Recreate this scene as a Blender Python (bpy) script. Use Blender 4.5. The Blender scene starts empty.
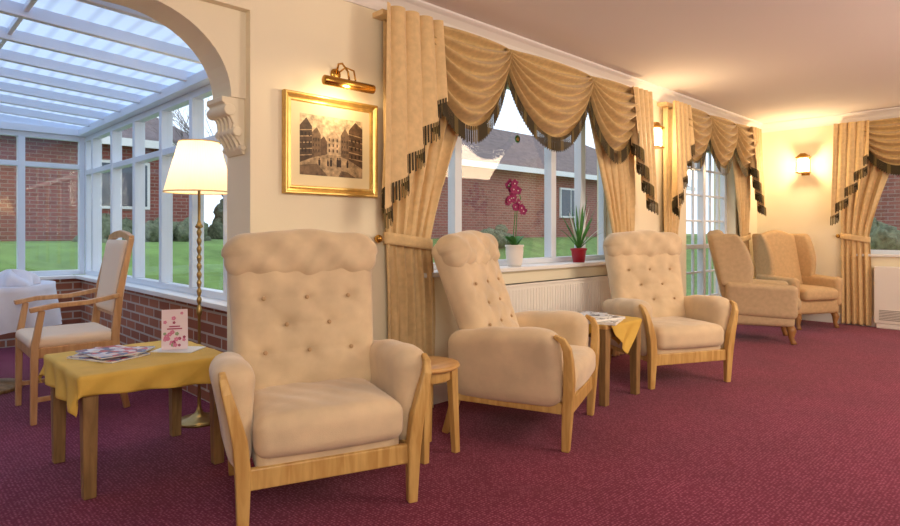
import bpy, math, random
from mathutils import Vector, Matrix
random.seed(7)
sc=bpy.context.scene
pi=math.pi
# ------------------------------------------------------------ materials
def L(c):
    c=c/255.0
    return c/12.92 if c<=0.04045 else ((c+0.055)/1.055)**2.4
def RGB(r,g,b): return (L(r),L(g),L(b),1)
def newmat(name):
    m=bpy.data.materials.new(name); m.use_nodes=True
    nt=m.node_tree; b=nt.nodes.get('Principled BSDF')
    return m,nt,b
def mat(name,col,rough=.6,metal=0,var=0,scale=20,bump=0,bscale=None,emit=None,es=0,sheen=0):
    m,nt,b=newmat(name)
    b.inputs['Base Color'].default_value=col
    b.inputs['Roughness'].default_value=rough
    b.inputs['Metallic'].default_value=metal
    if sheen: b.inputs['Sheen Weight'].default_value=sheen
    if emit:
        b.inputs['Emission Color'].default_value=emit; b.inputs['Emission Strength'].default_value=es
    if var or bump:
        tc=nt.nodes.new('ShaderNodeTexCoord')
        if var:
            n=nt.nodes.new('ShaderNodeTexNoise'); n.inputs['Scale'].default_value=scale; n.inputs['Detail'].default_value=4
            nt.links.new(tc.outputs['Object'],n.inputs['Vector'])
            r=nt.nodes.new('ShaderNodeValToRGB')
            r.color_ramp.elements[0].position=.3; r.color_ramp.elements[1].position=.7
            r.color_ramp.elements[0].color=tuple(c*(1-var) for c in col[:3])+(1,)
            r.color_ramp.elements[1].color=tuple(min(1,c*(1+var)) for c in col[:3])+(1,)
            nt.links.new(n.outputs['Fac'],r.inputs['Fac']); nt.links.new(r.outputs['Color'],b.inputs['Base Color'])
        if bump:
            n2=nt.nodes.new('ShaderNodeTexNoise'); n2.inputs['Scale'].default_value=bscale or 200; n2.inputs['Detail'].default_value=3
            nt.links.new(tc.outputs['Object'],n2.inputs['Vector'])
            bp=nt.nodes.new('ShaderNodeBump'); bp.inputs['Strength'].default_value=bump; bp.inputs['Distance'].default_value=.01
            nt.links.new(n2.outputs['Fac'],bp.inputs['Height']); nt.links.new(bp.outputs['Normal'],b.inputs['Normal'])
    return m
def wood(name,c1,c2,rough=.4,stretch=(12,12,1.5)):
    m,nt,b=newmat(name); b.inputs['Roughness'].default_value=rough
    tc=nt.nodes.new('ShaderNodeTexCoord'); mp=nt.nodes.new('ShaderNodeMapping'); mp.inputs['Scale'].default_value=stretch
    n=nt.nodes.new('ShaderNodeTexNoise'); n.inputs['Scale'].default_value=3; n.inputs['Detail'].default_value=6; n.inputs['Distortion'].default_value=.6
    r=nt.nodes.new('ShaderNodeValToRGB'); r.color_ramp.elements[0].color=c1; r.color_ramp.elements[1].color=c2
    r.color_ramp.elements[0].position=.35; r.color_ramp.elements[1].position=.65
    nt.links.new(tc.outputs['Object'],mp.inputs['Vector']); nt.links.new(mp.outputs['Vector'],n.inputs['Vector'])
    nt.links.new(n.outputs['Fac'],r.inputs['Fac']); nt.links.new(r.outputs['Color'],b.inputs['Base Color'])
    return m
def brick(name,c1,c2,mortar,scale=1):
    m,nt,b=newmat(name); b.inputs['Roughness'].default_value=.85
    tc=nt.nodes.new('ShaderNodeTexCoord'); s=nt.nodes.new('ShaderNodeSeparateXYZ'); a=nt.nodes.new('ShaderNodeMath'); a.operation='ADD'
    c=nt.nodes.new('ShaderNodeCombineXYZ'); br=nt.nodes.new('ShaderNodeTexBrick')
    nt.links.new(tc.outputs['Object'],s.inputs[0]); nt.links.new(s.outputs['X'],a.inputs[0]); nt.links.new(s.outputs['Y'],a.inputs[1])
    nt.links.new(a.outputs[0],c.inputs['X']); nt.links.new(s.outputs['Z'],c.inputs['Y']); nt.links.new(c.outputs[0],br.inputs['Vector'])
    br.inputs['Scale'].default_value=scale; br.inputs['Color1'].default_value=c1; br.inputs['Color2'].default_value=c2; br.inputs['Mortar'].default_value=mortar
    br.inputs['Brick Width'].default_value=.225; br.inputs['Row Height'].default_value=.075; br.inputs['Mortar Size'].default_value=.008
    nt.links.new(br.outputs['Color'],b.inputs['Base Color'])
    return m
M_wall=mat('wall_paint',RGB(244,233,206),.8,bump=.05,bscale=60)
M_ceil=mat('ceiling_paint',RGB(238,232,230),.85)
M_white=mat('white_gloss',RGB(236,236,236),.35)
M_upvc=mat('upvc',RGB(222,230,242),.3)
M_sued=mat('beige_suede',RGB(218,194,158),.85,var=.13,scale=6,bump=.2,bscale=300,sheen=.4)
M_btn=mat('suede_button',RGB(188,156,118),.9)
M_wing=mat('wing_fabric',RGB(194,170,136),.9,var=.08,scale=30,bump=.2,bscale=300)
M_wing2=mat('wing_fabric_b',RGB(204,172,130),.9,var=.08,scale=30,bump=.2,bscale=300)
M_oak=wood('golden_oak',RGB(190,146,80),RGB(214,176,108))
M_oak2=wood('aged_oak',RGB(128,100,62),RGB(164,130,84))
M_oaktop=wood('oak_top',RGB(202,154,92),RGB(222,180,116),.3,(2,14,2))
M_dwood=wood('chair_wood',RGB(190,138,90),RGB(210,162,114))
M_dark=mat('dark_leg',RGB(150,104,56),.4)
M_cloth=mat('yellow_cloth',RGB(214,174,76),.75,var=.06,scale=12,bump=.1,bscale=500)
M_linen=mat('white_linen',RGB(222,220,230),.85,var=.06,scale=8)
M_curt=mat('curtain_gold',RGB(222,190,138),.7,var=.09,scale=26,bump=.15,bscale=400,sheen=.25)
M_lining=mat('swag_cloth',RGB(198,166,112),.65,var=.14,scale=30,bump=.15,bscale=400,sheen=.25)
M_fr1=mat('fringe_dark',RGB(58,48,24),.8)
M_fr2=mat('fringe_gold',RGB(104,88,46),.8)
M_gold=mat('gilt',RGB(222,186,110),.35,.6,var=.12,scale=30)
M_brass=mat('brass',RGB(190,145,70),.25,.95)
M_ant=mat('antique_brass',RGB(176,146,92),.3,.85)
M_brickr=brick('plinth_brick',RGB(180,114,84),RGB(146,86,64),RGB(194,180,165))
M_brick2=brick('house_brick',RGB(160,90,80),RGB(134,74,66),RGB(160,134,124))
M_roof=mat('roof_tile',RGB(116,100,98),.9,var=.25,scale=5)
M_grass=mat('grass',RGB(108,138,72),.95,var=.25,scale=3)
M_leaf=mat('leaf_green',RGB(70,130,56),.6,var=.3,scale=20)
M_hedge=mat('hedge',RGB(104,112,88),.95,var=.5,scale=14,bump=1,bscale=25)
M_bark=mat('bark',RGB(110,96,86),.9)
M_mag=mat('orchid_purple',RGB(140,20,86),.6)
M_red=mat('red_pot',RGB(170,20,40),.35)
M_pot=mat('white_pot',RGB(235,228,220),.3)
M_rad=mat('radiator_white',RGB(236,232,226),.4)
M_paper=mat('paper',RGB(240,238,232),.7)
M_glassdark=mat('house_glass',RGB(70,80,95),.1)
def glassmat():
    m=bpy.data.materials.new('window_glass'); m.use_nodes=True; nt=m.node_tree; nt.nodes.clear()
    o=nt.nodes.new('ShaderNodeOutputMaterial'); t=nt.nodes.new('ShaderNodeBsdfTransparent'); g=nt.nodes.new('ShaderNodeBsdfGlossy'); g.inputs['Roughness'].default_value=.02
    x=nt.nodes.new('ShaderNodeMixShader'); x.inputs[0].default_value=.06
    nt.links.new(t.outputs[0],x.inputs[1]); nt.links.new(g.outputs[0],x.inputs[2]); nt.links.new(x.outputs[0],o.inputs[0]); return m
M_glass=glassmat()
def translu(name,col,tcol,mix,emit=None,es=0,ribs=False):
    m=bpy.data.materials.new(name); m.use_nodes=True; nt=m.node_tree; nt.nodes.clear()
    o=nt.nodes.new('ShaderNodeOutputMaterial'); d=nt.nodes.new('ShaderNodeBsdfDiffuse'); d.inputs[0].default_value=col
    t=nt.nodes.new('ShaderNodeBsdfTranslucent'); t.inputs[0].default_value=tcol
    if ribs:
        tc=nt.nodes.new('ShaderNodeTexCoord'); w=nt.nodes.new('ShaderNodeTexWave'); w.bands_direction='X'; w.inputs['Scale'].default_value=3.2; w.inputs['Distortion'].default_value=.3
        r=nt.nodes.new('ShaderNodeValToRGB'); r.color_ramp.elements[0].color=tuple(c*.78 for c in tcol[:3])+(1,); r.color_ramp.elements[1].color=tcol; r.color_ramp.elements[1].position=.45
        nt.links.new(tc.outputs['Object'],w.inputs['Vector']); nt.links.new(w.outputs['Fac'],r.inputs['Fac']); nt.links.new(r.outputs['Color'],t.inputs[0])
    x=nt.nodes.new('ShaderNodeMixShader'); x.inputs[0].default_value=mix
    nt.links.new(d.outputs[0],x.inputs[1]); nt.links.new(t.outputs[0],x.inputs[2]); last=x
    if emit:
        e=nt.nodes.new('ShaderNodeEmission'); e.inputs[0].default_value=emit; e.inputs[1].default_value=es
        a=nt.nodes.new('ShaderNodeAddShader'); nt.links.new(x.outputs[0],a.inputs[0]); nt.links.new(e.outputs[0],a.inputs[1]); last=a
    nt.links.new(last.outputs[0],o.inputs[0]); return m
M_poly=translu('polycarbonate_roof',RGB(205,218,240),RGB(206,220,244),.75,ribs=True)
M_shade=translu('lamp_shade',RGB(250,232,200),RGB(255,232,195),.5,(1,.82,.56,1),.40)
M_lant=mat('lantern_glass',RGB(255,240,215),.3,emit=(1,.80,.48,1),es=10)
def carpet():
    m,nt,b=newmat('burgundy_carpet'); b.inputs['Roughness'].default_value=.95; b.inputs['Sheen Weight'].default_value=.1
    b.inputs['Specular IOR Level'].default_value=.15
    tc=nt.nodes.new('ShaderNodeTexCoord'); v=nt.nodes.new('ShaderNodeTexVoronoi'); v.inputs['Scale'].default_value=70; v.inputs['Randomness'].default_value=.4
    r=nt.nodes.new('ShaderNodeValToRGB'); cr=r.color_ramp
    cr.elements[0].position=.12; cr.elements[0].color=RGB(176,92,122); cr.elements[1].position=.46; cr.elements[1].color=RGB(118,26,62)
    n=nt.nodes.new('ShaderNodeTexNoise'); n.inputs['Scale'].default_value=2.2
    mx=nt.nodes.new('ShaderNodeMixRGB'); mx.blend_type='MULTIPLY'; mx.inputs[0].default_value=.35
    nt.links.new(tc.outputs['Object'],v.inputs['Vector']); nt.links.new(tc.outputs['Object'],n.inputs['Vector'])
    nt.links.new(v.outputs['Distance'],r.inputs['Fac']); nt.links.new(r.outputs['Color'],mx.inputs[1]); nt.links.new(n.outputs['Fac'],mx.inputs[2])
    nt.links.new(mx.outputs[0],b.inputs['Base Color'])
    bp=nt.nodes.new('ShaderNodeBump'); bp.inputs['Strength'].default_value=.3; bp.inputs['Distance'].default_value=.003
    nt.links.new(v.outputs['Distance'],bp.inputs['Height']); nt.links.new(bp.outputs['Normal'],b.inputs['Normal'])
    return m
M_carpet=carpet()
def printmat(name,cols,scale):
    m,nt,b=newmat(name); b.inputs['Roughness'].default_value=.35
    tc=nt.nodes.new('ShaderNodeTexCoord'); v=nt.nodes.new('ShaderNodeTexVoronoi'); v.inputs['Scale'].default_value=scale
    s=nt.nodes.new('ShaderNodeSeparateColor'); r=nt.nodes.new('ShaderNodeValToRGB'); cr=r.color_ramp; cr.interpolation='CONSTANT'
    while len(cr.elements)<len(cols): cr.elements.new(.5)
    for i,c in enumerate(cols): cr.elements[i].position=i/len(cols); cr.elements[i].color=c
    nt.links.new(tc.outputs['Object'],v.inputs['Vector']); nt.links.new(v.outputs['Color'],s.inputs[0]); nt.links.new(s.outputs[0],r.inputs['Fac']); nt.links.new(r.outputs['Color'],b.inputs['Base Color'])
    return m
M_magz=printmat('magazine_print',[RGB(225,225,230),RGB(190,60,70),RGB(90,110,150),RGB(235,215,200),RGB(120,60,80),RGB(210,200,210)],28)
M_magz2=printmat('magazine_print_b',[RGB(240,238,235),RGB(220,225,230),RGB(120,120,125),RGB(240,238,235),RGB(90,80,70)],35)
# ------------------------------------------------------------ mesh builder
class MB:
    def __init__(s): s.v=[];s.f=[];s.m=[];s.s=[]
    def add(s,vs,fs,mi=0,sm=False,X=None):
        o=len(s.v)
        for p in vs:
            p=Vector(p)
            if X is not None: p=X@p
            s.v.append(p[:])
        for f in fs: s.f.append([i+o for i in f]); s.m.append(mi); s.s.append(sm)
    def box(s,a,b,mi=0,X=None):
        x0,y0,z0=a;x1,y1,z1=b
        vs=[(x0,y0,z0),(x1,y0,z0),(x1,y1,z0),(x0,y1,z0),(x0,y0,z1),(x1,y0,z1),(x1,y1,z1),(x0,y1,z1)]
        s.add(vs,[(0,3,2,1),(4,5,6,7),(0,1,5,4),(1,2,6,5),(2,3,7,6),(3,0,4,7)],mi,False,X)
    def rbox(s,c,h,r,step=.02,mi=0,fn=None,X=None):
        n=[max(4,int(2*h[i]/step)) for i in range(3)]
        key={};vs=[];fs=[]
        def lin(i,k): return i/n[k]*2-1
        def vid(i,j,k):
            q=(i,j,k)
            if q in key: return key[q]
            p=[lin(i,0)*h[0],lin(j,1)*h[1],lin(k,2)*h[2]]
            rr=min(r,h[0],h[1],h[2])
            g=[max(-(h[a]-rr),min(h[a]-rr,p[a])) for a in range(3)]
            d=Vector([p[a]-g[a] for a in range(3)])
            m=max(abs(x) for x in d)
            if d.length>1e-9: d=d.normalized()*m
            w=Vector(g)+d
            if fn: w=Vector(fn(w))
            key[q]=len(vs); vs.append(w+Vector(c)); return key[q]
        a,b,d=n
        for i in range(a):
            for j in range(b):
                fs.append((vid(i,j,0),vid(i,j+1,0),vid(i+1,j+1,0),vid(i+1,j,0)))
                fs.append((vid(i,j,d),vid(i+1,j,d),vid(i+1,j+1,d),vid(i,j+1,d)))
        for i in range(a):
            for k in range(d):
                fs.append((vid(i,0,k),vid(i+1,0,k),vid(i+1,0,k+1),vid(i,0,k+1)))
                fs.append((vid(i,b,k),vid(i,b,k+1),vid(i+1,b,k+1),vid(i+1,b,k)))
        for j in range(b):
            for k in range(d):
                fs.append((vid(0,j,k),vid(0,j,k+1),vid(0,j+1,k+1),vid(0,j+1,k)))
                fs.append((vid(a,j,k),vid(a,j+1,k),vid(a,j+1,k+1),vid(a,j,k+1)))
        s.add(vs,fs,mi,True,X)
    def lathe(s,prof,c=(0,0,0),seg=24,mi=0,X=None,caps=True):
        vs=[];fs=[];n=len(prof)
        for r,z in prof:
            for i in range(seg):
                a=2*pi*i/seg; vs.append((c[0]+r*math.cos(a),c[1]+r*math.sin(a),c[2]+z))
        for k in range(n-1):
            for i in range(seg):
                j=(i+1)%seg; fs.append((k*seg+i,k*seg+j,(k+1)*seg+j,(k+1)*seg+i))
        if caps:
            fs.append(tuple(range(seg))[::-1]); fs.append(tuple((n-1)*seg+i for i in range(seg)))
        s.add(vs,fs,mi,True,X)
    def tube(s,pts,rad,seg=10,mi=0,X=None):
        pts=[Vector(p) for p in pts]; vs=[];fs=[];n=len(pts); up=None
        for i,p in enumerate(pts):
            t=(pts[min(i+1,n-1)]-pts[max(i-1,0)]).normalized()
            if up is None: up=Vector((0,0,1)) if abs(t.z)<.9 else Vector((1,0,0))
            a=t.cross(up).normalized(); b=a.cross(t).normalized(); up=b
            r=rad[i] if isinstance(rad,(list,tuple)) else rad
            for k in range(seg):
                w=2*pi*k/seg; vs.append(p+a*r*math.cos(w)+b*r*math.sin(w))
        for i in range(n-1):
            for k in range(seg):
                j=(k+1)%seg; fs.append((i*seg+k,i*seg+j,(i+1)*seg+j,(i+1)*seg+k))
        fs.append(tuple(range(seg))[::-1]); fs.append(tuple((n-1)*seg+k for k in range(seg)))
        s.add(vs,fs,mi,True,X)
    def bar(s,pts,hx,hn,side=(1,0,0),mi=0,X=None):
        pts=[Vector(p) for p in pts]; side=Vector(side).normalized(); vs=[];fs=[];n=len(pts)
        for i,p in enumerate(pts):
            t=(pts[min(i+1,n-1)]-pts[max(i-1,0)]).normalized()
            nn=t.cross(side).normalized(); sd=nn.cross(t).normalized()
            a=hx[i] if isinstance(hx,(list,tuple)) else hx; b=hn[i] if isinstance(hn,(list,tuple)) else hn
            for q,w in ((-1,-1),(1,-1),(1,1),(-1,1)): vs.append(p+sd*a*q+nn*b*w)
        for i in range(n-1):
            for k in range(4):
                j=(k+1)%4; fs.append((i*4+k,i*4+j,(i+1)*4+j,(i+1)*4+k))
        fs.append((3,2,1,0)); o=(n-1)*4; fs.append((o,o+1,o+2,o+3))
        s.add(vs,fs,mi,False,X)
    def grid(s,fn,nu,nv,mi=0,sm=True,X=None):
        vs=[fn(i/nu,j/nv) for j in range(nv+1) for i in range(nu+1)]
        fs=[(j*(nu+1)+i,j*(nu+1)+i+1,(j+1)*(nu+1)+i+1,(j+1)*(nu+1)+i) for j in range(nv) for i in range(nu)]
        s.add(vs,fs,mi,sm,X)
    def prism(s,poly,a,b,axis='y',mi=0,X=None):
        n=len(poly)
        def P(p,t):
            return {'y':(p[0],t,p[1]),'x':(t,p[0],p[1]),'z':(p[0],p[1],t)}[axis]
        vs=[P(p,a) for p in poly]+[P(p,b) for p in poly]
        fs=[tuple(range(n)),tuple(range(2*n-1,n-1,-1))]+[(i,n+i,n+(i+1)%n,(i+1)%n) for i in range(n)]
        s.add(vs,fs,mi,False,X)
    def ball(s,c,r,mi=0,X=None,seg=12):
        rr=r if isinstance(r,(list,tuple)) else (r,r,r)
        def fn(u,v):
            a=u*2*pi;b=(v-.5)*pi
            return (c[0]+rr[0]*math.cos(a)*math.cos(b),c[1]+rr[1]*math.sin(a)*math.cos(b),c[2]+rr[2]*math.sin(b))
        s.grid(fn,seg,seg//2,mi,True,X)
    def build(s,name,mats,parent=None,bevel=0,solid=0,fixn=True):
        me=bpy.data.meshes.new(name); me.from_pydata(s.v,[],s.f)
        for m in mats: me.materials.append(m)
        me.polygons.foreach_set('material_index',s.m); me.polygons.foreach_set('use_smooth',s.s); me.update()
        if fixn:
            import bmesh
            bm=bmesh.new(); bm.from_mesh(me); bmesh.ops.recalc_face_normals(bm,faces=bm.faces); bm.to_mesh(me); bm.free()
        o=bpy.data.objects.new(name,me); sc.collection.objects.link(o)
        if parent: o.parent=parent
        if bevel:
            b=o.modifiers.new('bev','BEVEL'); b.width=bevel; b.segments=2; b.limit_method='ANGLE'; b.angle_limit=.9
        if solid:
            b=o.modifiers.new('sol','SOLIDIFY'); b.thickness=solid; b.offset=0
        return o
def empty(name,loc=(0,0,0),rz=0):
    e=bpy.data.objects.new(name,None); e.location=loc; e.rotation_euler=(0,0,math.radians(rz)); e.empty_display_size=.1
    sc.collection.objects.link(e); return e
# ------------------------------------------------------------ room shell
H=2.55; XF=8.56; T=.27
mb=MB(); mb.box((-3,-6.5,-.1),(XF+T,T,0)); mb.box((-2.5,T,-.1),(1.9,4.45,0)); mb.build('floor',[M_carpet])
mb=MB(); mb.box((-3.2,-6.7,H),(XF+T,T,H+.15)); mb.build('ceiling',[M_ceil])
w=MB()
AX=1.396
w.box((-3,0,0),(-.9,T,H)); w.box((-.9,0,2.24),(AX,T,H)); w.box((AX,0,0),(2.6,T,H))
w.box((2.6,0,0),(5.05,T,.83)); w.box((2.6,0,2.3),(5.05,T,H)); w.box((5.05,0,0),(6.4,T,H)); w.box((6.4,0,2.15),(7.8,T,H)); w.box((7.8,0,0),(XF+T,T,H))
w.build('wall_north',[M_wall])
poly=[(-.9,2.24),(AX,2.24),(AX,1.80)]
for i in range(0,17):
    a=i/16*pi/2; poly.append((.85+.47*math.cos(a),1.80+.40*math.sin(a)))
for i in range(16,-1,-1):
    a=i/16*pi/2; poly.append((-.36-.47*math.cos(a),1.80+.40*math.sin(a)))
poly.append((-.9,1.80))
a=MB(); a.prism(poly,.05,T,'y'); a.build('wall_arch',[M_wall])
c=MB(); prof=[(AX,1.80),(AX-.12,1.80),(AX-.12,1.775),(AX-.105,1.765),(AX-.11,1.74),(AX-.10,1.715),(AX-.075,1.70),(AX-.06,1.67),(AX-.066,1.64),(AX-.06,1.61),(AX-.035,1.585),(AX-.022,1.56),(AX-.026,1.54),(AX-.01,1.52),(AX,1.515)]
c.prism(prof,.06,.25,'y')
for z,r,x in ((1.735,.03,.085),(1.63,.025,.045),(1.55,.015,.015)):
    c.tube([(AX-x,.045,z),(AX-x,.265,z)],r,14)
for k in range(4): c.bar([(AX-.10,.085+.045*k,1.74),(AX-.07,.085+.045*k,1.69),(AX-.062,.085+.045*k,1.62),(AX-.02,.085+.045*k,1.54)],.008,.008,side=(0,1,0))
c.build('trim_corbel',[M_wall],bevel=.004)
e=MB(); e.box((XF,-1.15,0),(XF+T,0,H)); e.box((XF,-2.6,0),(XF+T,-1.15,.83)); e.box((XF,-2.6,2.2),(XF+T,-1.15,H)); e.box((XF,-6.5,0),(XF+T,-2.6,H)); e.build('wall_east',[M_wall])
e=MB(); e.box((-3.2,-6.7,0),(XF+T,-6.5,H)); e.build('wall_south',[M_wall])
e=MB(); e.box((-3.2,-6.5,0),(-3,T,H)); e.build('wall_west',[M_wall])
cp=[(0,H),(0,H-.11),(-.012,H-.11),(-.018,H-.09),(-.035,H-.06),(-.07,H-.03),(-.09,H-.02),(-.10,H-.012),(-.10,H)]
m=MB(); m.prism([(p[0],p[1]) for p in cp],-3,XF,'x'); m.build('trim_cornice_north',[M_ceil])
m=MB(); m.prism([(XF+p[0],p[1]) for p in cp],-6.5,0,'y'); m.build('trim_cornice_east',[M_ceil])
m=MB()
for a0,a1 in ((AX+.002,6.35),(7.85,XF)): m.box((a0,-.018,0),(a1,0,.12))
m.build('baseboard_north',[M_white],bevel=.004)
m=MB(); m.box((XF-.018,-6.5,0),(XF,-.02,.12)); m.build('baseboard_east',[M_white],bevel=.004)
# ------------------------------------------------------------ windows
def window(name,loc,rz,W,z0,z1,mull,trans=[],muntx=[],muntz=[],depth=.06,fw=.045,mw=.035):
    e=empty(name,loc,rz); f=MB()
    f.box((0,0,z0),(fw,depth,z1)); f.box((W-fw,0,z0),(W,depth,z1)); f.box((fw,0,z0),(W-fw,depth,z0+fw)); f.box((fw,0,z1-fw),(W-fw,depth,z1))
    for x in mull: f.box((x-mw,-.008,z0+fw),(x+mw,depth+.008,z1-fw))
    for z in trans: f.box((fw,-.004,z-.025),(W-fw,depth+.004,z+.025))
    for x in muntx: f.box((x-.011,.015,z0+fw),(x+.011,.045,z1-fw))
    for z in muntz: f.box((fw,.017,z-.011),(W-fw,.043,z+.011))
    f.build('frame',[M_upvc],e,bevel=.004)
    g=MB(); g.box((fw*.6,.027,z0+fw*.6),(W-fw*.6,.033,z1-fw*.6)); g.build('glass_pane',[M_glass],e); return e
window('window_1',(2.6,.17,0),0,2.45,.86,2.3,[.45,1.6,2.05],[])
s=MB(); s.box((2.602,-.0,.83),(5.048,.27,.86)); s.box((2.5,-.06,.83),(5.15,0,.86)); s.build('trim_sill',[M_white],bevel=.006)
window('door_1',(6.4,.10,0),0,1.4,0,2.15,[.7],[.95],[.24,.46,.94,1.16],[.35,.65,1.25,1.55,1.85],fw=.07)
window('window_2',(XF+.15,-1.15,0),-90,1.45,.86,2.2,[.7],[])
s=MB(); s.box((XF-.05,-2.62,.83),(XF+T,-1.13,.86)); s.build('trim_sill_east',[M_white],bevel=.004)
# ------------------------------------------------------------ conservatory
CX=1.62; CY=4.3; EZ=2.12
p=MB(); p.box((CX,T,0),(CX+.24,CY+.2,.64)); p.box((-2.5,CY,0),(CX,CY+.2,.64)); p.build('wall_conservatory_plinth',[M_brickr])
p=MB(); p.box((CX-.06,T,.64),(CX+.27,CY+.02,.675)); p.box((-2.5,CY-.06,.64),(CX-.06,CY+.24,.675)); p.build('trim_conservatory_sill',[M_white],bevel=.005)
window('window_3',(CX+.05,CY+.05,0),-90,CY+.05-T,.675,EZ,[.30,.97,1.62,2.27,2.88,3.45],[1.74],fw=.05,depth=.07,mw=.03)
window('window_4',(-2.5,CY+.05,0),0,CX+2.5+.05,.675,EZ,[.5,1.2,1.9,2.6,3.62],[1.80],fw=.05,depth=.07,mw=.03)
p=MB(); p.box((-2.7,T,0),(-2.5,CY+.25,EZ+.5)); p.build('wall_conservatory_west',[M_wall])
def rz_(x): return EZ+.05+(CX-x)*.06
r=MB()
r.box((CX-.02,T,EZ),(CX+.18,CY+.2,EZ+.07)); r.box((-2.5,CY,EZ),(CX,CY+.16,EZ+.07))
y=T+.12
while y<CY+.2:
    r.bar([(CX+.15,y,rz_(CX+.15)+.03),(-2.5,y,rz_(-2.5)+.03)],.022,.035,side=(0,1,0)); y+=.50
for x in (.6,-.6): r.bar([(x,T,rz_(x)+.04),(x,CY+.15,rz_(x)+.04)],.012,.016,side=(1,0,0))
r.add([(-2.5,CY+.06,EZ+.07),(CX,CY+.06,EZ+.07),(-2.5,CY+.06,rz_(-2.5)),],[(0,1,2)])
r.build('trim_conservatory_rafters',[M_upvc],bevel=.004)
r=MB(); r.add([(CX+.2,T,rz_(CX+.2)+.06),(CX+.2,CY+.25,rz_(CX+.2)+.06),(-2.6,CY+.25,rz_(-2.6)+.06),(-2.6,T,rz_(-2.6)+.06)],[(0,1,2,3)]); r.build('ceiling_conservatory_roof',[M_poly])
# ------------------------------------------------------------ outside
def ground(x,y):
    t=max(0,min(1,(y-4.8)/4)); t=t*t*(3-2*t)
    return -.12+t*1.07
g=MB(); g.grid(lambda a,b:(-20+a*75,-12+b*52,ground(0,-12+b*52)+.0),60,104); g.build('ground_lawn',[M_grass])
def house(name,x0,x1,y0,y1,hz,base,ridge,hip=2.0,wins=()):
    e=empty(name); m=MB(); m.box((x0,y0,base-.6),(x1,y1,hz)); m.build('brick_walls',[M_brick2],e)
    m=MB(); ov=.35; ym=(y0+y1)/2
    vs=[(x0-ov,y0-ov,hz),(x1+ov,y0-ov,hz),(x1+ov,y1+ov,hz),(x0-ov,y1+ov,hz),(x0+hip,ym,ridge),(x1-hip,ym,ridge)]
    m.add(vs,[(0,1,5,4),(2,3,4,5),(1,2,5),(3,0,4),(0,3,2,1)]); m.build('tiled_roof',[M_roof],e)
    m=MB(); m.box((x0-ov,y0-ov-.04,hz-.12),(x1+ov,y0-ov,hz+.04)); m.build('fascia',[M_white],e)
    m=MB(); n=MB()
    for a,b,c,d in wins:
        m.box((a,y0-.06,c),(b,y0+.02,d)); k=(b-a)/2-.09
        n.box((a+.06,y0-.07,c+.06),(a+.06+k,y0-.05,d-.06)); n.box((b-.06-k,y0-.07,c+.06),(b-.06,y0-.05,d-.06))
    if wins: m.build('window_frames',[M_white],e); n.build('window_panes',[M_glassdark],e)
house('brick_house',9.3,26,8.9,14.5,3.05,.95,4.9,3.4,[(16.6,17.8,1.6,2.6),(21,22.4,1.6,2.6)])
house('brick_house',-7,5.4,10.9,16,3.0,.95,4.9,2.0,[(-.4,.8,1.6,2.6),(3.2,4.4,1.6,2.6),(-4,-2.5,1.6,2.7)])
house('brick_house',14.5,20,-7,2,3.0,.5,5.0,1.0)
def hedge(name,x0,x1,y,h,th,base):
    e=MB(); rnd=random.Random(int(x0*10))
    n=int((x1-x0)/.3)+1
    for i in range(n):
        for k in range(4):
            cx=x0+(x1-x0)*i/max(1,n-1)+rnd.uniform(-.2,.2); cz=base+h*(.2+.25*k)+rnd.uniform(-.12,.12); cy=y+rnd.uniform(-.25,.25); R=th*rnd.uniform(.35,.65)
            ph=rnd.uniform(0,6)
            def fn(u,v):
                a_=u*2*pi;b_=(v-.5)*pi; rr=R*(1+.16*math.sin(5*a_+ph)*math.cos(4*b_+ph)+.12*math.sin(11*a_)*math.sin(9*b_+ph))
                return (cx+rr*math.cos(a_)*math.cos(b_),cy+rr*math.sin(a_)*math.cos(b_),cz+rr*.9*math.sin(b_))
            e.grid(fn,24,14)
    e.build(name,[M_hedge],fixn=False)
hedge('garden_hedge',6.4,8.0,11.4,1.0,.8,.85)
hedge('garden_hedge',-4.5,1.0,9.6,.4,.4,.85)
hedge('garden_shrub',3.0,4.6,9.0,.35,.45,.80)
hedge('garden_shrub',11.4,12.4,7.7,.3,.35,.75)
hedge('garden_shrub',10.6,11.4,-.8,1.1,.7,-.1)
def tree(loc,h,seed):
    rnd=random.Random(seed); t=MB()
    def br(p,d,l,r,n):
        pts=[p];q=Vector(p)
        for i in range(4):
            d=(d+Vector((rnd.uniform(-.15,.15),rnd.uniform(-.15,.15),.05))).normalized(); q=q+d*l/4; pts.append(q.copy())
        t.tube(pts,[r*(1-.12*i) for i in range(5)],6)
        if n>0:
            for k in range(3):
                a=rnd.uniform(0,2*pi); nd=(d*.75+Vector((math.cos(a),math.sin(a),.25))*.6).normalized()
                br(pts[rnd.choice([2,3,4])],nd,l*.65,r*.5,n-1)
    br(Vector(loc),Vector((0,0,1)),h*.45,h*.013,5); t.build('bare_tree',[M_bark],fixn=False)
tree((5.6,9.6,.9),4.2,3); tree((8.0,9.6,.9),4.2,21)
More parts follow.
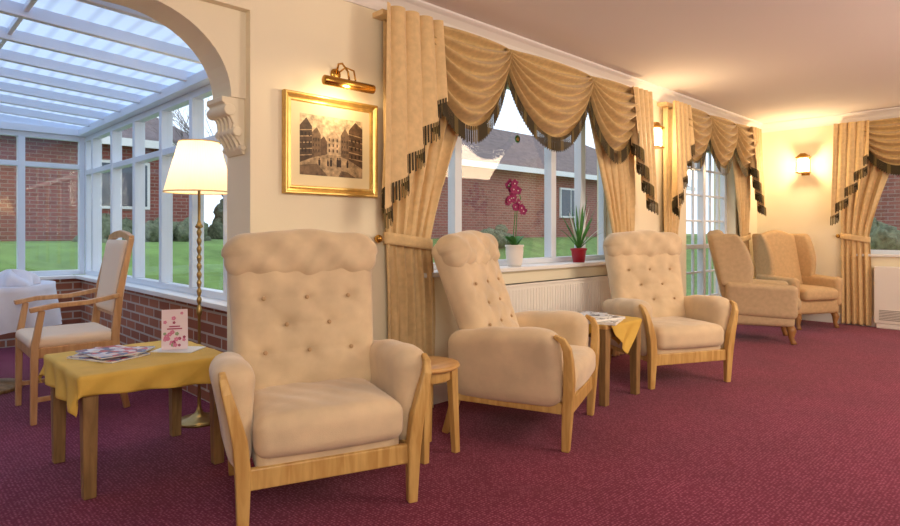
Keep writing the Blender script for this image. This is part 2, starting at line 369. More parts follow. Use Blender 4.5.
# ------------------------------------------------------------ curtains & swags
def fringe(mb,pts,h=.075,n_per=.011,mi=(1,2)):
    seq=[]
    for a_,b_ in zip(pts[:-1],pts[1:]):
        l=(b_-a_).length; k=max(1,int(l/n_per))
        for i in range(k): seq.append((a_.lerp(b_,i/k),(b_-a_).normalized()))
    for i,(p,t) in enumerate(seq):
        w=t*.0064; hh=h*(1 if i%2 else .88)
        vs=[p-w+Vector((0,-.003,.026)),p+w+Vector((0,-.003,.026)),p+w*1.1-Vector((0,.006,hh)),p-w*1.1-Vector((0,.006,hh))]
        mb.add(vs,[(0,1,2,3)],mi[0] if (i//3)%4 else mi[1])
def swag(mb,x0,x1,zt,drop,v0=-.1,ends=.05,bul=.10,nf=6):
    def fn(s,t):
        c=max(0,1-(2*s-1)**2)**.75
        d=t*(ends+drop*c)
        sag=.03*c
        bulge=bul*math.sin(pi*min(1,t*.92+.08))*(.35+.65*c)
        fold=.037*(.25+.75*c)*math.sin(t*nf*2*pi+.9*math.sin(pi*s)+1.2*s)
        return (x0+(x1-x0)*s, v0-bulge-fold-.01*t, zt-d-sag*t)
    mb.grid(fn,40,72,0)
    fringe(mb,[Vector(fn(i/40,1)) for i in range(41)],h=.09)
def tail(mb,x0,x1,zt,zlong,zshort,v0=-.17,N=4,flare=0,X=None):
    W=x1-x0
    def fn(s,t):
        u=x0+W*(s+.13*math.sin(2*pi*N*s)*(.3+.7*t)) - flare*t*(1-s)*(1 if W>0 else -1)
        zb=zlong+(zshort-zlong)*s
        v=v0-.045*math.cos(2*pi*N*s)*(.5+.5*t)-.02*t
        return (u,v,zt+(zb-zt)*t)
    mb.grid(fn,96,14,0)
    fringe(mb,[Vector(fn(i/96,1)) for i in range(97)],h=.09)
def valance(loc,rz,zt,swags,tails,W0,W):
    e=empty('swag_valance',loc,rz); m=MB()
    for s in swags: swag(m,*s[:2],zt,s[2],v0=s[3] if len(s)>3 else -.10)
    m.build('swags',[M_lining,M_fr1,M_fr2],e,fixn=False)
    m=MB()
    for t in tails: tail(m,*t[:2],zt+.005,*t[2:4],flare=t[4] if len(t)>4 else 0)
    m.build('tails',[M_curt,M_fr1,M_fr2],e,fixn=False)
    m=MB(); m.box((W0,-.10,zt-.03),(W,-.002,zt)); m.build('pelmet_board',[M_curt],e)
def curtain(loc,rz,zt,topb,tieb,botb,ztie,N=7,v0=-.055,hook=0,pw=1.1):
    e=empty('curtain',loc,rz); m=MB()
    def bound(z):
        if z>=ztie:
            t=(z-ztie)/(zt-ztie); t=t**pw if t>0 else 0
            return [tieb[i]+(topb[i]-tieb[i])*t for i in (0,1)]
        t=(ztie-z)/ztie; t=math.sqrt(min(1,t*2.2))
        return [tieb[i]+(botb[i]-tieb[i])*t for i in (0,1)]
    def fn(s,t):
        z=zt+(.012-zt)*t; a_,b_=bound(z)
        amp=.028*(1 if z<ztie-.2 or z>ztie+.35 else .75)
        ph=.5*math.sin(z*2.2)+.8*math.sin(s*5)
        u=a_+(b_-a_)*(s+.012*math.sin(2*pi*N*s*2+z*3))
        v=v0-amp*math.sin(2*pi*N*s+ph)-.006*math.sin(2*pi*2.3*N*s+z*4)
        d=abs(z-ztie)
        if d<.2: v=v0+(v-v0)*(.6+.4*d/.2)
        return (u,v,z)
    m.grid(fn,N*14,90,0); m.build('drape',[M_curt],e,solid=.003,fixn=False)
    m=MB(); cx=(tieb[0]+tieb[1])/2; rx=(tieb[1]-tieb[0])/2+.012
    def tf(s,t):
        an=2*pi*s; zz=ztie+(t-.5)*.07+ .025*math.cos(an)*(-1 if hook<=0 else 1)
        return (cx+rx*math.cos(an),v0-.048*math.sin(an),zz)
    m.grid(tf,40,4,0)
    hx=tieb[0]-.04 if hook<=0 else tieb[1]+.04
    m.ball((hx,-.035,ztie+.02),.022,1); m.tube([(hx,-.035,ztie+.02),(hx,-.004,ztie+.02)],.008,8,1)
    m.build('tieback',[M_curt,M_brass],e,solid=.006,fixn=False)
ZT=2.42; ZC_=2.38
valance((0,0,0),0,ZT,[(2.44,3.27,.55),(3.23,4.33,.52),(4.28,5.12,.54)],[(2.12,2.56,1.22,1.92,.05),(5.25,4.90,1.36,2.0,.02)],2.16,5.25)
curtain((0,0,0),0,ZC_,(2.2,3.12),(2.22,2.58),(2.22,2.62),1.06,6)
curtain((0,0,0),0,ZC_,(4.3,5.2),(4.80,5.17),(4.78,5.17),1.02,6,hook=1)
valance((5.72,0,0),0,ZT,[(.18,.98,.49),(.94,1.72,.49),(1.68,2.35,.46)],[(0,.36,1.32,2.0,.02),(2.42,2.1,1.40,2.0,.02)],0,2.42)
curtain((5.72,0,0),0,ZC_,(.04,.62),(.05,.36),(.05,.38),1.02,5)
curtain((5.72,0,0),0,ZC_,(1.75,2.4),(2.08,2.38),(2.06,2.38),1.05,5,hook=1)
valance((XF,-.93,0),-90,ZT,[(.2,1.1,.49),(1.06,1.96,.49)],[(0,.36,1.28,2.0,.02),(2.2,1.84,1.28,2.0,.02)],0,2.2)
curtain((XF,-.93,0),-90,ZC_,(.04,.75),(.05,.33),(.05,.35),1.05,5,pw=1.3)
curtain((XF,-.93,0),-90,ZC_,(1.45,2.16),(1.84,2.14),(1.84,2.14),1.05,5,hook=1)
# ------------------------------------------------------------ armchairs
def armchair(loc,rz,rec=13,yo=.545,sy=1.0):
    e=empty('high_back_armchair',loc,rz); e.scale=(1,sy,1)
    f=MB()
    for sx in (-1,1):
        f.bar([(sx*.335,.02,0),(sx*.335,.015,.12),(sx*.336,.008,.24),(sx*.348,0,.36),(sx*.372,-.002,.46),(sx*.392,.002,.53),(sx*.402,.02,.575),(sx*.404,.06,.598)],[.02,.024,.028,.027,.022,.018,.015,.012],[.018,.022,.024,.024,.022,.02,.016,.010])
        f.bar([(sx*.31,.64,0),(sx*.315,.60,.13),(sx*.32,.56,.28)],[.018,.022,.026],[.018,.022,.026])
        f.bar([(sx*.325,.03,.215),(sx*.322,.58,.225)],.016,.03,side=(1,0,0))
    f.box((-.318,.005,.165),(.318,.035,.245))
    f.box((-.30,.56,.19),(.30,.585,.25))
    f.build('wood_frame',[M_oak],e,bevel=.006)
    u=MB()
    for sx in (-1,1):
        def fa(w,sx=sx):
            k=(w.z+.19)/.38; k=max(0,min(1,k)); q=max(0,min(1,(w.y+.29)/.58))
            x=w.x*(.55+.55*k**1.5)
            taper=1-.35*max(0,(w.y+.05)/.34)*k
            xo=sx*(.335+.025*k)-sx*.025*max(0,w.y/.29)
            z=w.z-(.05*(q**1.5)*k)+.015*k*math.sin(q*pi)
            return (xo+x*taper,w.y,z+.003*math.sin(w.y*31)*k)
        u.rbox((0,.325,.42),(.08,.29,.20),.075,.018,0,fa)
    u.rbox((0,.29,.255),(.285,.27,.045),.02,.04)
    u.build('side_upholstery',[M_sued],e)
    s=MB()
    def fs(w):
        k=max(0,1-(w.x/.285)**4)*max(0,1-(w.y/.29)**4)
        dz=.022*k if w.z>0 else 0
        if w.z>0: dz+=(.004*math.sin(w.x*23+1)*math.cos(w.y*19)+.002*math.sin(w.x*51+w.y*40))*k
        return (w.x*(1-.03*(w.y/.29)),w.y-.012*math.cos(w.x/.285*pi/2)*(1 if w.y<0 else 0),w.z+dz)
    s.rbox((0,.265,.35),(.288,.285,.078),.05,.015,0,fs)
    s.build('seat_cushion',[M_sued],e)
    b=MB(); X=Matrix.Translation((0,yo,.735))@Matrix.Rotation(math.radians(-rec),4,'X')
    btn=[(x,z) for z,xs in ((-.17,(-.2,0,.2)),(-.05,(-.1,.1)),(.07,(-.2,0,.2))) for x in xs]
    def tuft(x,z):
        d=0
        for bx,bz in btn:
            r2=(x-bx)**2+(z-bz)**2
            d+=.018*math.exp(-r2/(2*.028**2))
            # soft horizontal pulls either side of every button
            d+=.006*math.exp(-((z-bz)**2)/(2*.010**2)-((x-bx)**2)/(2*.075**2))
        for sg in (1,-1):
            q=(x*.12/.1*sg+z+.17)/.24
            if -.23<z<.13:
                dd=abs(q-round(q))*.24*.64
                d+=.0028*math.exp(-dd*dd/(2*.012**2))
        d+=.0035*math.sin(x*37+z*22)*math.cos(z*31-x*9)
        return d
    def fb(w):
        k=(w.z+.36)/.72
        x=w.x*(.90+.10*k)
        y=w.y
        if w.y<0:
            edge=max(0,1-(w.x/.345)**4)*max(0,1-(w.z/.37)**6)
            y-=.03*edge; y+=tuft(x,w.z)*min(1,edge*2)
        z=w.z
        if w.z>.2: z-=.05*(w.x/.345)**6*(w.z-.2)/.165
        return (x,y,z)
    b.rbox((0,0,0),(.345,.065,.365),.055,.0115,0,fb,X)
    def fh(w):
        k=1-(w.x/.39)**4
        wr=(.009*math.sin(w.x*30+w.z*26)+.007*math.sin(w.x*57-w.z*44)*(1-w.z/.11)*.6)*k
        zz=w.z*(.80+.20*k)+.007*math.cos(w.x*18)*(w.z/.11)
        if w.z>0: zz-=.045*abs(w.x/.365)**5*(w.z/.112)
        return (w.x*(1-.03*(w.z<0)),w.y*(.66+.34*k)+ (wr if w.y<0 else 0),zz)
    b.rbox((0,-.038,.278),(.365,.085,.114),.08,.0125,0,fh,X)
    for bx,bz in btn:
        b.ball((bx*.97,-.078,bz),(.010,.006,.010),1,X,10)
    b.build('tufted_back',[M_sued,M_btn],e)
armchair((1.308,-.885,0),-19)
armchair((2.88,-.99,0),22,19,.565,1.10)
armchair((4.31,-.98,0),-26.2)
def wingback(loc,rz,fab,sy=1.06):
    e=empty('wingback_chair',loc,rz)
    u=MB()
    u.rbox((0,.33,.255),(.30,.29,.085),.03,.03)
    def fsc(w): 
        k=max(0,1-(w.x/.24)**4)*max(0,1-(w.y/.3)**4); return (w.x,w.y,w.z+(.025*k if w.z>0 else 0))
    u.rbox((0,.28,.395),(.235,.30,.065),.045,.02,0,fsc)
    for sx in (-1,1):
        def fa(w,sx=sx):
            k=max(0,(w.z+.17)/.34); return (w.x*(.7+.5*k**3)+sx*.02*k,w.y,w.z+.01*math.sin(w.y*6))
        u.rbox((sx*.285,.30,.43),(.05,.28,.17),.048,.02,0,fa)
        def fw(w,sx=sx):
            k=max(0,(w.z+.27)/.54)
            y=w.y
            if w.y<0: y=w.y*(.35+.75*max(0,math.sin(pi*min(1,.12+k*.80)))**.8)
            return (w.x+sx*.035*(-w.y/.14)*k,y+.10*k-.0,w.z)
        u.rbox((sx*.285,.47,.83),(.034,.14,.27),.032,.018,0,fw)
    X=Matrix.Translation((0,.60,.755))@Matrix.Rotation(math.radians(-11),4,'X')
    def fb(w):
        y=w.y-(.025*max(0,1-(w.x/.27)**4) if w.y<0 else 0)
        z=w.z+(.03*(math.cos(w.x/.28*pi)) *max(0,w.z/.36))
        return (w.x,y,z)
    u.rbox((0,0,0),(.285,.06,.36),.05,.02,0,fb,X)
    u.build('upholstery',[fab],e)
    l=MB()
    for sx in (-1,1):
        l.tube([(sx*.25,.075,.18),(sx*.262,.06,.13),(sx*.255,.065,.06),(sx*.262,.05,.02),(sx*.264,.045,0)],[.034,.036,.02,.022,.024],12)
        l.bar([(sx*.25,.58,.18),(sx*.25,.63,0)],[.022,.018],[.022,.018])
    l.build('legs',[M_dark],e)
    e.scale=(1.06,sy,1.0)
wingback((6.90,-.93,0),23.6,M_wing,1.17)
wingback((7.87,-.93,0),-28,M_wing2)
# ------------------------------------------------------------ dining armchair in conservatory
def dining(loc,rz):
    e=empty('dining_armchair',loc,rz); f=MB()
    for sx in (-1,1):
        f.bar([(sx*.25,.52,0),(sx*.25,.47,.25),(sx*.25,.45,.46),(sx*.245,.48,.75),(sx*.235,.55,1.08)],.016,[.018,.022,.024,.02,.016])
        f.bar([(sx*.27,.02,0),(sx*.27,.025,.45),(sx*.275,.06,.66)],.017,[.016,.02,.016])
        f.bar([(sx*.275,-.0,.665),(sx*.28,.12,.685),(sx*.262,.30,.69),(sx*.25,.475,.72)],.024,.014)
        f.bar([(sx*.26,.03,.41),(sx*.25,.45,.41)],.014,.03)
        f.bar([(sx*.265,.03,.14),(sx*.25,.49,.14)],.012,.014)
    f.box((-.26,.01,.38),(.26,.04,.44)); f.box((-.24,.25,.13),(.24,.272,.155)); f.box((-.24,.45,.38),(.24,.475,.44))
    f.bar([(-.24,.55,1.075),(-.12,.552,1.10),(0,.553,1.11),(.12,.552,1.10),(.24,.55,1.075)],.016,.022,side=(0,1,0))
    f.bar([(-.24,.475,.60),(.24,.475,.60)],.014,.02,side=(0,1,0))
    f.build('wood_frame',[M_dwood],e,bevel=.005)
    u=MB(); u.rbox((0,.235,.465),(.26,.235,.035),.03,.03)
    X=Matrix.Translation((0,.505,.835))@Matrix.Rotation(math.radians(-9),4,'X')
    u.rbox((0,0,0),(.218,.032,.235),.025,.03,0,None,X); u.build('upholstery',[mat('dining_pad',RGB(240,212,184),.85)],e)
dining((.69,1.58,0),-91)
def white_table(loc):
    e=empty('dining_table',loc); t=MB(); t.lathe([(.24,0),(.24,.03),(.05,.06),(.04,.4),(.05,.7),(.12,.715)],seg=24); t.build('pedestal',[M_oak2],e)
    t=MB(); t.lathe([(.42,.715),(.42,.74)],seg=40); t.build('table_top',[M_oaktop],e)
    t=MB()
    def fn(s,q):
        a_=2*pi*s; R=.44
        if q<.5: r=R*q*2; return (r*math.cos(a_),r*math.sin(a_),.746)
        k=(q-.5)*2; r=R+.02*k+.035*k*math.sin(a_*11)+.01*math.sin(a_*5); return (r*math.cos(a_),r*math.sin(a_),.746-.30*k)
    t.grid(fn,132,16); t.build('white_tablecloth',[M_linen],e,fixn=False)
white_table((.60,2.47,0))
def napkins(loc):
    n=MB()
    def fn(s,t):
        a_=2*pi*s; b_=t*pi/2; r=.15*(1+.18*math.sin(a_*4+t*3)+.08*math.sin(a_*9))
        return (r*math.cos(a_)*math.cos(b_),r*math.sin(a_)*math.cos(b_),.0+.09*math.sin(b_)*(1+.25*math.sin(a_*3+1)))
    n.grid(fn,60,16); o=n.build('folded_linen',[M_linen],fixn=False); o.location=loc
napkins((.74,2.28,.748))
n=MB(); n.lathe([(.04,0),(.055,.03),(.06,.08),(.045,.085)],seg=20); o=n.build('small_bowl',[M_oak]); o.location=(.47,2.5,.748)
# ------------------------------------------------------------ side tables
def side_table(loc,hx,hy,h,rz=0,cloth=(.0,.13,.13)):
    e=empty('side_table',loc,rz); t=MB()
    for sx in (-1,1):
        for sy in (-1,1):
            t.bar([(sx*(hx-.035),sy*(hy-.035),0),(sx*(hx-.035),sy*(hy-.035),h-.02)],[.024,.031],[.024,.031])
    t.box((-hx+.05,-hy+.02,h-.09),(hx-.05,-hy+.045,h-.02)); t.box((-hx+.05,hy-.045,h-.09),(hx-.05,hy-.02,h-.02))
    t.box((-hx+.02,-hy+.05,h-.09),(-hx+.045,hy-.05,h-.02)); t.box((hx-.045,-hy+.05,h-.09),(hx-.02,hy-.05,h-.02))
    t.build('legs_and_apron',[M_oak2],e,bevel=.004)
    t=MB(); t.box((-hx,-hy,h-.025),(hx,hy,h)); t.build('table_top',[M_oaktop],e,bevel=.004)
    a_,cx,cy=cloth[:3]; ox,oy=(cloth[3:] if len(cloth)>3 else (0,0)); a_=math.radians(a_); t=MB()
    def fn(s,q):
        x=(s-.5)*2*cx; y=(q-.5)*2*cy
        X_=x*math.cos(a_)-y*math.sin(a_)+ox; Y_=x*math.sin(a_)+y*math.cos(a_)+oy
        qx=max(-hx-.004,min(hx+.004,X_)); qy=max(-hy-.004,min(hy+.004,Y_))
        dx,dy=X_-qx,Y_-qy; d=math.hypot(dx,dy)
        if d<1e-6: return (X_,Y_,h+.003)
        ux,uy=dx/d,dy/d; o_=min(.014,d)+.10*d+.014*math.sin((X_-Y_)*30)*min(1,d*8)
        return (qx+ux*o_,qy+uy*o_,h+.003-max(0,d-.008))
    t.grid(fn,80,80); t.build('yellow_tablecloth',[M_cloth],e,solid=.002,fixn=False)
    return e
side_table((.955,.28,0),.31,.31,.52,0,(-4,.41,.41,-.03,-.01))
side_table((3.62,-.58,0),.235,.25,.52,0,(40,.33,.33))
e=empty('round_side_table',(2.05,-.60,0)); t=MB()
t.lathe([(0,.43),(.155,.43),(.168,.437),(.172,.445),(.168,.453),(.155,.457),(0,.457)],seg=48,caps=False)
t.build('table_top',[M_oaktop],e); t=MB()
for k in range(4):
    a_=math.radians(45+90*k); x,y=math.cos(a_),math.sin(a_)
    t.bar([(x*.15,y*.15,0),(x*.13,y*.13,.43)],[.016,.022],[.016,.022],side=(1,0,0))
t.box((-.10,-.012,.37),(.10,.012,.43)); t.box((-.012,-.10,.37),(.012,.10,.43)); t.lathe([(.125,.375),(.125,.43)],seg=32)
t.build('legs',[M_oak],e,bevel=.003)
def sheet(name,loc,rz,w,d,h,m1):
    m=MB(); m.box((-w/2,-d/2,.001),(w/2,d/2,h-.001),1); m.box((-w/2-.001,-d/2-.001,h-.001),(w/2+.001,d/2+.001,h)); m.box((-w/2-.001,-d/2-.001,0),(w/2+.001,d/2+.001,.001))
    o=m.build(name,[m1,M_paper]); o.location=loc; o.rotation_euler=(0,0,math.radians(rz)); return o
ZC=.5245
sheet('magazine',(.84,.32,ZC),25,.21,.29,.008,M_magz)
sheet('magazine',(.88,.37,ZC+.0085),50,.21,.29,.007,M_magz)
sheet('magazine',(.85,.34,ZC+.016),8,.20,.28,.006,M_magz)
sheet('leaflet',(1.14,.26,ZC),40,.15,.21,.004,M_paper)
c=MB()
c.add([(-.06,.0,0),(.06,0,0),(.06,.012,.20),(-.06,.012,.20)],[(0,1,2,3)]); c.add([(-.06,.055,0),(.06,.055,0),(.06,.012,.20),(-.06,.012,.20)],[(0,1,2,3)])
rnd=random.Random(11)
fm=[mat('card_white',RGB(246,226,234),.5),mat('card_pink',RGB(226,130,170),.5),mat('card_rose',RGB(176,60,104),.5),mat('card_green',RGB(150,176,130),.5)]
def cp3(x,z,off): return (x,.012*z/.20-.0014-off,z)
for k in range(24):
    x0=rnd.uniform(-.045,.045); z0=rnd.choice([rnd.uniform(.015,.09),rnd.uniform(.015,.09),rnd.uniform(.13,.185)]); R=rnd.uniform(.006,.011); mi=rnd.choice([1,1,2,3])
    for p5 in range(5):
        a_=2*pi*p5/5; cx_,cz_=x0+R*.6*math.cos(a_),z0+R*.6*math.sin(a_)
        c.add([cp3(cx_+R*.5*math.cos(b*pi/3),cz_+R*.5*math.sin(b*pi/3),.0002+k*.00003) for b in range(6)],[tuple(range(6))],mi)
c.add([cp3(-.035,.10,.0002),cp3(.035,.10,.0002),cp3(.035,.106,.0002),cp3(-.035,.106,.0002)],[(0,1,2,3)],2)
c.add([cp3(-.025,.112,.0002),cp3(.025,.112,.0002),cp3(.025,.118,.0002),cp3(-.025,.118,.0002)],[(0,1,2,3)],2)
o=c.build('greeting_card',fm,fixn=False); o.location=(1.12,.26,ZC+.0045); o.rotation_euler=(0,0,math.radians(-24))
sheet('newspaper',(3.49,-.66,ZC),20,.28,.36,.018,M_magz2)
sheet('newspaper',(3.52,-.64,ZC+.019),-12,.27,.34,.014,M_magz2)
sheet('newspaper',(3.48,-.62,ZC+.034),35,.21,.29,.010,M_magz2)
# ------------------------------------------------------------ floor lamp
e=empty('floor_lamp',(1.42,.705,0)); l=MB()
l.lathe([(.0,0),(.125,0),(.128,.012),(.11,.022),(.06,.03),(.035,.045),(.02,.06),(.011,.09),(.009,.22),(.016,.235),(.009,.25),(.0085,.62),(.014,.63),(.018,.65),(.014,.67),(.0085,.69)],seg=28,caps=False)
zz=.69
for k in range(9):
    l.lathe([(.007,zz),(.013,zz+.02),(.0145,zz+.032),(.007,zz+.05)],seg=18,caps=False); zz+=.05
l.lathe([(.009,zz),(.024,zz+.01),(.013,zz+.03),(.008,zz+.05),(.008,1.42),(.014,1.42),(.014,1.46),(0,1.46)],seg=18,caps=False)
for k in range(3):
    a_=2*pi*k/3; l.tube([(.012*math.cos(a_),.012*math.sin(a_),1.44),(.11*math.cos(a_),.11*math.sin(a_),1.64)],.0025,6)
l.build('brass_stand',[M_ant],e)
s=MB(); 
def sh(s_,t_):
    a_=2*pi*s_; r=.192+(.112-.192)*t_; r*=1+.006*math.cos(a_*60); return (r*math.cos(a_),r*math.sin(a_),1.355+.295*t_)
s.grid(sh,240,6); s.build('shade',[M_shade],e,fixn=False)
s=MB(); 
for z,r in ((1.355,.193),(1.65,.113)): s.tube([(r*math.cos(2*pi*i/48),r*math.sin(2*pi*i/48),z) for i in range(49)],.004,6)
s.build('shade_trim',[M_curt],e)
b=MB(); b.ball((0,0,1.50),.03); b.build('bulb',[mat('bulb',(1,.9,.7,1),emit=(1,.8,.5,1),es=8)],e)
# ------------------------------------------------------------ picture
e=empty('framed_picture',(1.875,0,1.595)); f=MB(); W2,H2=.305,.272
def frame_ring(mb,w,h,bw,prof,mi=0):
    n=len(prof); vs=[];fs=[]
    for t,d in prof:
        a_,b_=w-bw*t,h-bw*t
        vs+=[(-a_,-d,-b_),(a_,-d,-b_),(a_,-d,b_),(-a_,-d,b_)]
    for i in range(n-1):
        for k in range(4):
            j=(k+1)%4; fs.append((i*4+k,i*4+j,(i+1)*4+j,(i+1)*4+k))
    mb.add(vs,fs,mi)
frame_ring(f,W2,H2,.048,[(0,.001),(0,.028),(.12,.034),(.25,.034),(.35,.026),(.6,.018),(.75,.022),(.88,.022),(1,.010)])
f.build('gilt_frame',[M_gold],e)
f=MB(); f.box((-W2+.045,-.010,-H2+.045),(W2-.045,-.004,H2-.045)); f.build('mount',[mat('mount_card',RGB(246,230,186),.7)],e)
cols=[RGB(214,190,150),RGB(78,60,44),RGB(120,96,70),RGB(176,150,114),RGB(56,42,32),RGB(196,170,134),RGB(98,76,56)]
sm=[mat('sepia_%d'%i,c,.6,var=.5,scale=38) for i,c in enumerate(cols)]
f=MB()
def fl(poly,mi,d): f.add([(x,-d,z) for x,z in poly],[tuple(range(len(poly)))],mi)
pw,ph=.205,.165
fl([(-pw,-ph),(pw,-ph),(pw,ph),(-pw,ph)],0,.0105)
fl([(-pw,-ph),(pw,-ph),(pw,-.06),(.03,-.04),(-pw,-.065)],3,.0108)
fl([(-pw,-.10),(-.13,-.07),(-.13,.10),(-.165,.145),(-pw,.10)],1,.0111)
fl([(-.13,-.07),(-.075,-.055),(-.075,.06),(-.10,.10),(-.13,.07)],2,.0112)
fl([(-.075,-.055),(-.035,-.045),(-.035,.025),(-.055,.055),(-.075,.035)],6,.0113)
# large gabled hall at the end of the street
fl([(-.035,-.045),(.055,-.045),(.055,.05),(.01,.095),(-.035,.05)],5,.0111)
fl([(.055,-.05),(.11,-.065),(.11,.075),(.085,.115),(.055,.07)],2,.0112)
fl([(.11,-.065),(pw,-.11),(pw,.12),(.155,.155),(.11,.105)],6,.0113)
for j in range(5):
    z=-.06+j*.034
    fl([(-pw,z-.006),(-.13,z+.004),(-.13,z+.009),(-pw,z)],3,.0114)
    fl([(.11,z+.004),(pw,z-.008),(pw,z-.002),(.11,z+.009)],3,.0114)
for i in range(3):
    for j in range(3):
        x=-pw+.01+i*.022; z=-.045+j*.045; fl([(x,z),(x+.009,z+.001),(x+.009,z+.022),(x,z+.021)],4,.0115)
        x=.125+i*.026; z=-.055+j*.046; fl([(x,z),(x+.011,z-.001),(x+.011,z+.02),(x,z+.021)],4,.0115)
        x=.063+i*.016; z=-.03+j*.03; fl([(x,z),(x+.007,z),(x+.007,z+.014),(x,z+.014)],1,.0115)
        x=-.125+i*.017; z=-.035+j*.03; fl([(x,z),(x+.007,z),(x+.007,z+.014),(x,z+.014)],1,.0115)
        x=-.025+i*.026; z=-.03+j*.03; fl([(x,z),(x+.010,z),(x+.010,z+.017),(x,z+.017)],6,.0115)
for x,k in ((-.085,.8),(-.03,.7),(-.01,.9),(.035,1.0),(.05,1.0),(.10,.8)): 
    z=-.11
    fl([(x-.006*k,z),(x+.008*k,z),(x+.010*k,z+.035*k),(x+.004*k,z+.044*k),(x-.003*k,z+.044*k),(x-.008*k,z+.035*k)],4,.0116)
    fl([(x+.005*k*math.cos(q*pi/3),z+.049*k+.005*k*math.sin(q*pi/3)) for q in range(6)],4,.0116)
fl([(-pw,-ph),(-.03,-ph),(-.10,-.10),(-pw,-.115)],2,.0113)
fl([(.04,-ph),(.16,-ph),(.10,-.135),(.06,-.13)],2,.0113)
f.build('sepia_print',sm,e,fixn=False)
e=empty('picture_light',(1.90,0,1.955)); l=MB()
l.tube([(-.165,-.14,-.03),(-.16,-.14,-.03),(.16,-.14,-.03),(.165,-.14,-.03)],[.018,.026,.026,.018],16)
l.ball((0,-.006,.05),(.035,.012,.035)); l.tube([(0,-.01,.05),(-.01,-.05,.10),(-.02,-.10,.09),(-.01,-.14,.04),(0,-.14,-.01)],.006,8)
l.tube([(0,-.01,.05),(.03,-.06,.085),(.05,-.11,.06),(.04,-.14,.0)],.005,8)
l.build('brass_fitting',[M_brass],e)
def sconce(loc,rz):
    e=empty('wall_light',loc,rz); m=MB(); m.box((-.035,-.015,-.09),(.035,0,.10)); m.tube([(0,-.01,.02),(0,-.05,.07),(0,-.09,.09),(0,-.09,.075)],.006,8)
    m.box((-.055,-.15,.065),(.055,-.035,.08)); m.box((-.055,-.15,-.075),(.055,-.035,-.065))
    for sx in (-.05,.046): 
        for y in (-.148,-.041): m.box((sx,y,-.065),(sx+.004,y+.004,.065))
    m.prism([(-.055,.08),(.055,.08),(.02,.11),(-.02,.11)],-.12,-.065,'y'); m.build('brass_frame',[M_brass],e)
    m=MB(); m.box((-.042,-.136,-.062),(.042,-.049,.062)); m.build('lantern_glass',[M_lant],e,bevel=.01)
    e.scale=(1.3,1.15,1.35)
    return e
sconce((5.47,0,2.03),0); sconce((XF,-.58,1.96),-90)
def radiator(name,loc,rz,W,z0,z1):
    e=empty(name,loc,rz); m=MB(); m.box((0,-.09,z0),(W,-.055,z1)); m.box((0,-.055,z1-.02),(W,-.025,z1)); m.box((0,-.10,z1-.015),(W,-.025,z1))
    n=int(W/.035)
    for i in range(n): x=.02+i*(W-.04)/n; m.box((x,-.094,z0+.03),(x+.016,-.09,z1-.04))
    m.box((.1,-.055,z0+.1),(.14,-.022,z0+.14)); m.box((W-.14,-.055,z0+.1),(W-.1,-.022,z0+.14)); 
    m.tube([(.03,-.06,z0+.03),(.03,-.06,.0)],.008,8); m.tube([(W-.03,-.06,z0+.03),(W-.03,-.06,.0)],.008,8)
    m.build('panel',[M_rad],e,bevel=.003)
radiator('radiator',(2.95,0,0),0,1.8,.15,.74)
e=empty('convector_heater',(XF,-1.32,0),-90); m=MB(); m.box((0,-.13,.06),(1.1,-.02,.72)); m.box((0.02,-.12,.0),(1.08,-.03,.06)); m.build('casing',[M_rad],e,bevel=.01)
m=MB()
for i in range(7): m.box((.05,-.135,.10+i*.018),(1.05,-.128,.108+i*.018))
m.build('grille',[mat('grille_grey',RGB(150,145,140),.5)],e)
# ------------------------------------------------------------ plants
def petal(mb,c,ax,ay,nrm,l,w,mi):
    c,ax,ay,nrm=map(Vector,(c,ax,ay,nrm))
    def fn(s,t):
        ww=w*max(0,math.sin(pi*min(1,.08+t*.92)))**.7*(s-.5)*2
        return c+ay*(l*t)+ax*ww+nrm*(.25*l*t*t-.1*abs(s-.5)*l)
    mb.grid(fn,6,6,mi)
e=empty('orchid_plant',(3.54,.05,.86)); m=MB(); m.lathe([(0,0),(.05,0),(.06,.03),(.068,.11),(.066,.145),(.073,.15),(.073,.162),(.064,.162),(.058,.13),(0,.13)],seg=28,caps=False); m.build('white_pot',[M_pot],e)
m=MB(); rnd=random.Random(4)
for k in range(7):
    a_=k*2.4+.5; d=Vector((math.cos(a_),math.sin(a_)*.6,0)); Lg=rnd.uniform(.10,.15)
    def fn(s,t,d=d,Lg=Lg):
        sd=Vector((-d.y,d.x,0)); return Vector((0,0,.14))+d*Lg*t+Vector((0,0,.19*t-.10*t*t*1.0))+sd*(s-.5)*.055*math.sin(pi*min(1,.15+.85*t))
    m.grid(fn,4,10)
for pts in ([(0,0,.13),(-.01,0,.25),(-.005,-.01,.40),(-.02,-.02,.52),(-.06,-.03,.60),(-.11,-.03,.60)],[(0.01,0,.13),(.02,0,.28),(.02,-.01,.42),(.05,-.02,.52),(.03,-.02,.56)]): m.tube(pts,.0035,6)
m.build('leaves_and_stems',[M_leaf],e,fixn=False)
m=MB()
for k in range(20):
    t=k/19; c_=Vector((-.13+.15*t+rnd.uniform(-.03,.03),-.04+rnd.uniform(-.03,.03),.60-.16*abs(t-.3)+rnd.uniform(-.10,.05)))
    n_=Vector((rnd.uniform(-.5,.2),-1,rnd.uniform(-.3,.3))).normalized(); ax0=n_.cross(Vector((0,0,1))).normalized(); ay0=ax0.cross(n_)
    for q in range(5):
        a_=2*pi*q/5; ay=ax0*math.sin(a_)+ay0*math.cos(a_); ax=ay.cross(n_); petal(m,c_,ax,ay,n_,.034,.017,0)
    m.ball(c_+n_*.006,.005,1)
m.build('blossoms',[M_mag,M_paper],e,fixn=False)
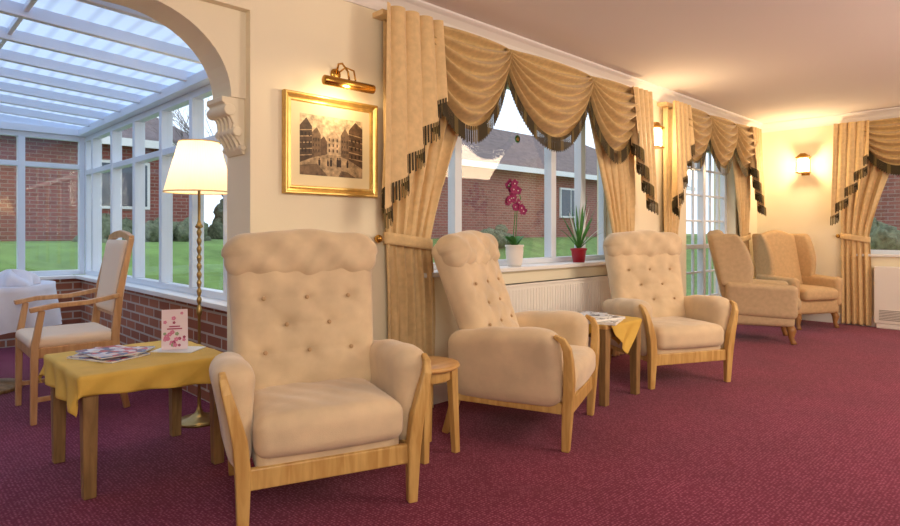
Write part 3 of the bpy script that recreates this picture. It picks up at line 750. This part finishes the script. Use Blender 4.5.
e=empty('bromeliad_plant',(4.42,.06,.86)); m=MB(); m.lathe([(0,0),(.05,0),(.065,.10),(.072,.105),(.072,.12),(.06,.12),(.057,.10),(0,.10)],seg=28,caps=False); m.build('red_pot',[M_red],e)
m=MB()
for k in range(30):
    a_=k*2.4; el=.55+.9*(k/30); d=Vector((math.cos(a_),math.sin(a_),0)); Lg=rnd.uniform(.34,.48)
    if d.y>0: d.y*=.3
    def fn(s,t,d=d,Lg=Lg,el=el):
        sd=Vector((-d.y,d.x,0)); r=Lg*t*math.cos(el)*.8; zz=Lg*t*math.sin(el)*1.1-.10*t*t*(1.4-el); return Vector((0,0,.11))+d*r+Vector((0,0,zz))+sd*(s-.5)*.028*(1-t)**.6
    m.grid(fn,2,10,1 if k%6==5 else 0)
m.build('leaves',[M_leaf,M_paper],e,fixn=False)
m=MB(); m.tube([(0,0,.0),(0,.004,0)],.03,24,0); m.tube([(0,-.001,0),(0,-.003,0)],.018,20,1); m.tube([(0,0,.03),(0,0,.2)],.001,5,1); o=m.build('suncatcher',[M_leaf,M_gold]); o.location=(3.72,.165,1.86)
# ------------------------------------------------------------ lights
def area(name,loc,target,size,power,col):
    l=bpy.data.lights.new(name,'AREA'); l.energy=power; l.size=size; l.color=col; o=bpy.data.objects.new(name,l); o.location=loc
    o.rotation_euler=(Vector(target)-Vector(loc)).to_track_quat('-Z','Y').to_euler(); sc.collection.objects.link(o)
def point(name,loc,power,col,r=.04):
    l=bpy.data.lights.new(name,'POINT'); l.energy=power; l.color=col; l.shadow_soft_size=r; o=bpy.data.objects.new(name,l); o.location=loc; sc.collection.objects.link(o)
area('fill_light_near',(-.6,-4.6,2.35),(2.0,-.6,.5),1.3,100,(1,.91,.77))  # added soft fill behind the camera for the near chairs, no fitting
area('fill_light_mid',(4.2,-4.0,2.5),(4.4,-2.0,0),1.6,96,(1,.85,.67))  # added warm fill out of frame for the middle of the room
area('fill_light_far',(7.4,-3.6,2.5),(7.2,-1.4,0.5),1.2,44,(1,.78,.52))  # added warm fill, unseen, for the far end of the room
area('ceiling_fill',(4.8,-4.9,1.3),(5.0,-4.2,2.5),1.2,84,(1,.83,.64))  # added upward fill out of view to brighten the ceiling, no real lamp
area('ceiling_fill_near',(.3,-4.9,1.3),(.5,-4.4,2.5),1.2,22,(1,.90,.84))  # weaker added fill, also unseen, lifting the ceiling on the near side
WARM=(1,.74,.42)
point('floor_lamp_bulb',(1.42,.705,1.5),9,WARM)
point('picture_light_bulb',(1.88,-.17,1.88),3.6,WARM,.03)
point('wall_light_bulb_north',(5.47,-.24,2.03),10,WARM)
point('wall_light_bulb_east',(XF-.24,-.58,1.96),18,WARM)
w_=bpy.data.worlds.new('World'); sc.world=w_; w_.use_nodes=True
bg=w_.node_tree.nodes['Background']; bg.inputs[0].default_value=(.74,.86,1,1); bg.inputs[1].default_value=1.75
sc.view_settings.view_transform='Standard'
# ------------------------------------------------------------ camera
cam=bpy.data.cameras.new('camera'); cam.lens=24; cam.sensor_width=36; cam.shift_y=-31/900; cam.clip_end=200
co=bpy.data.objects.new('camera',cam); co.location=(0,-2.87,1.12); co.rotation_euler=(math.radians(90),0,math.radians(-44.35)); sc.collection.objects.link(co); sc.camera=co
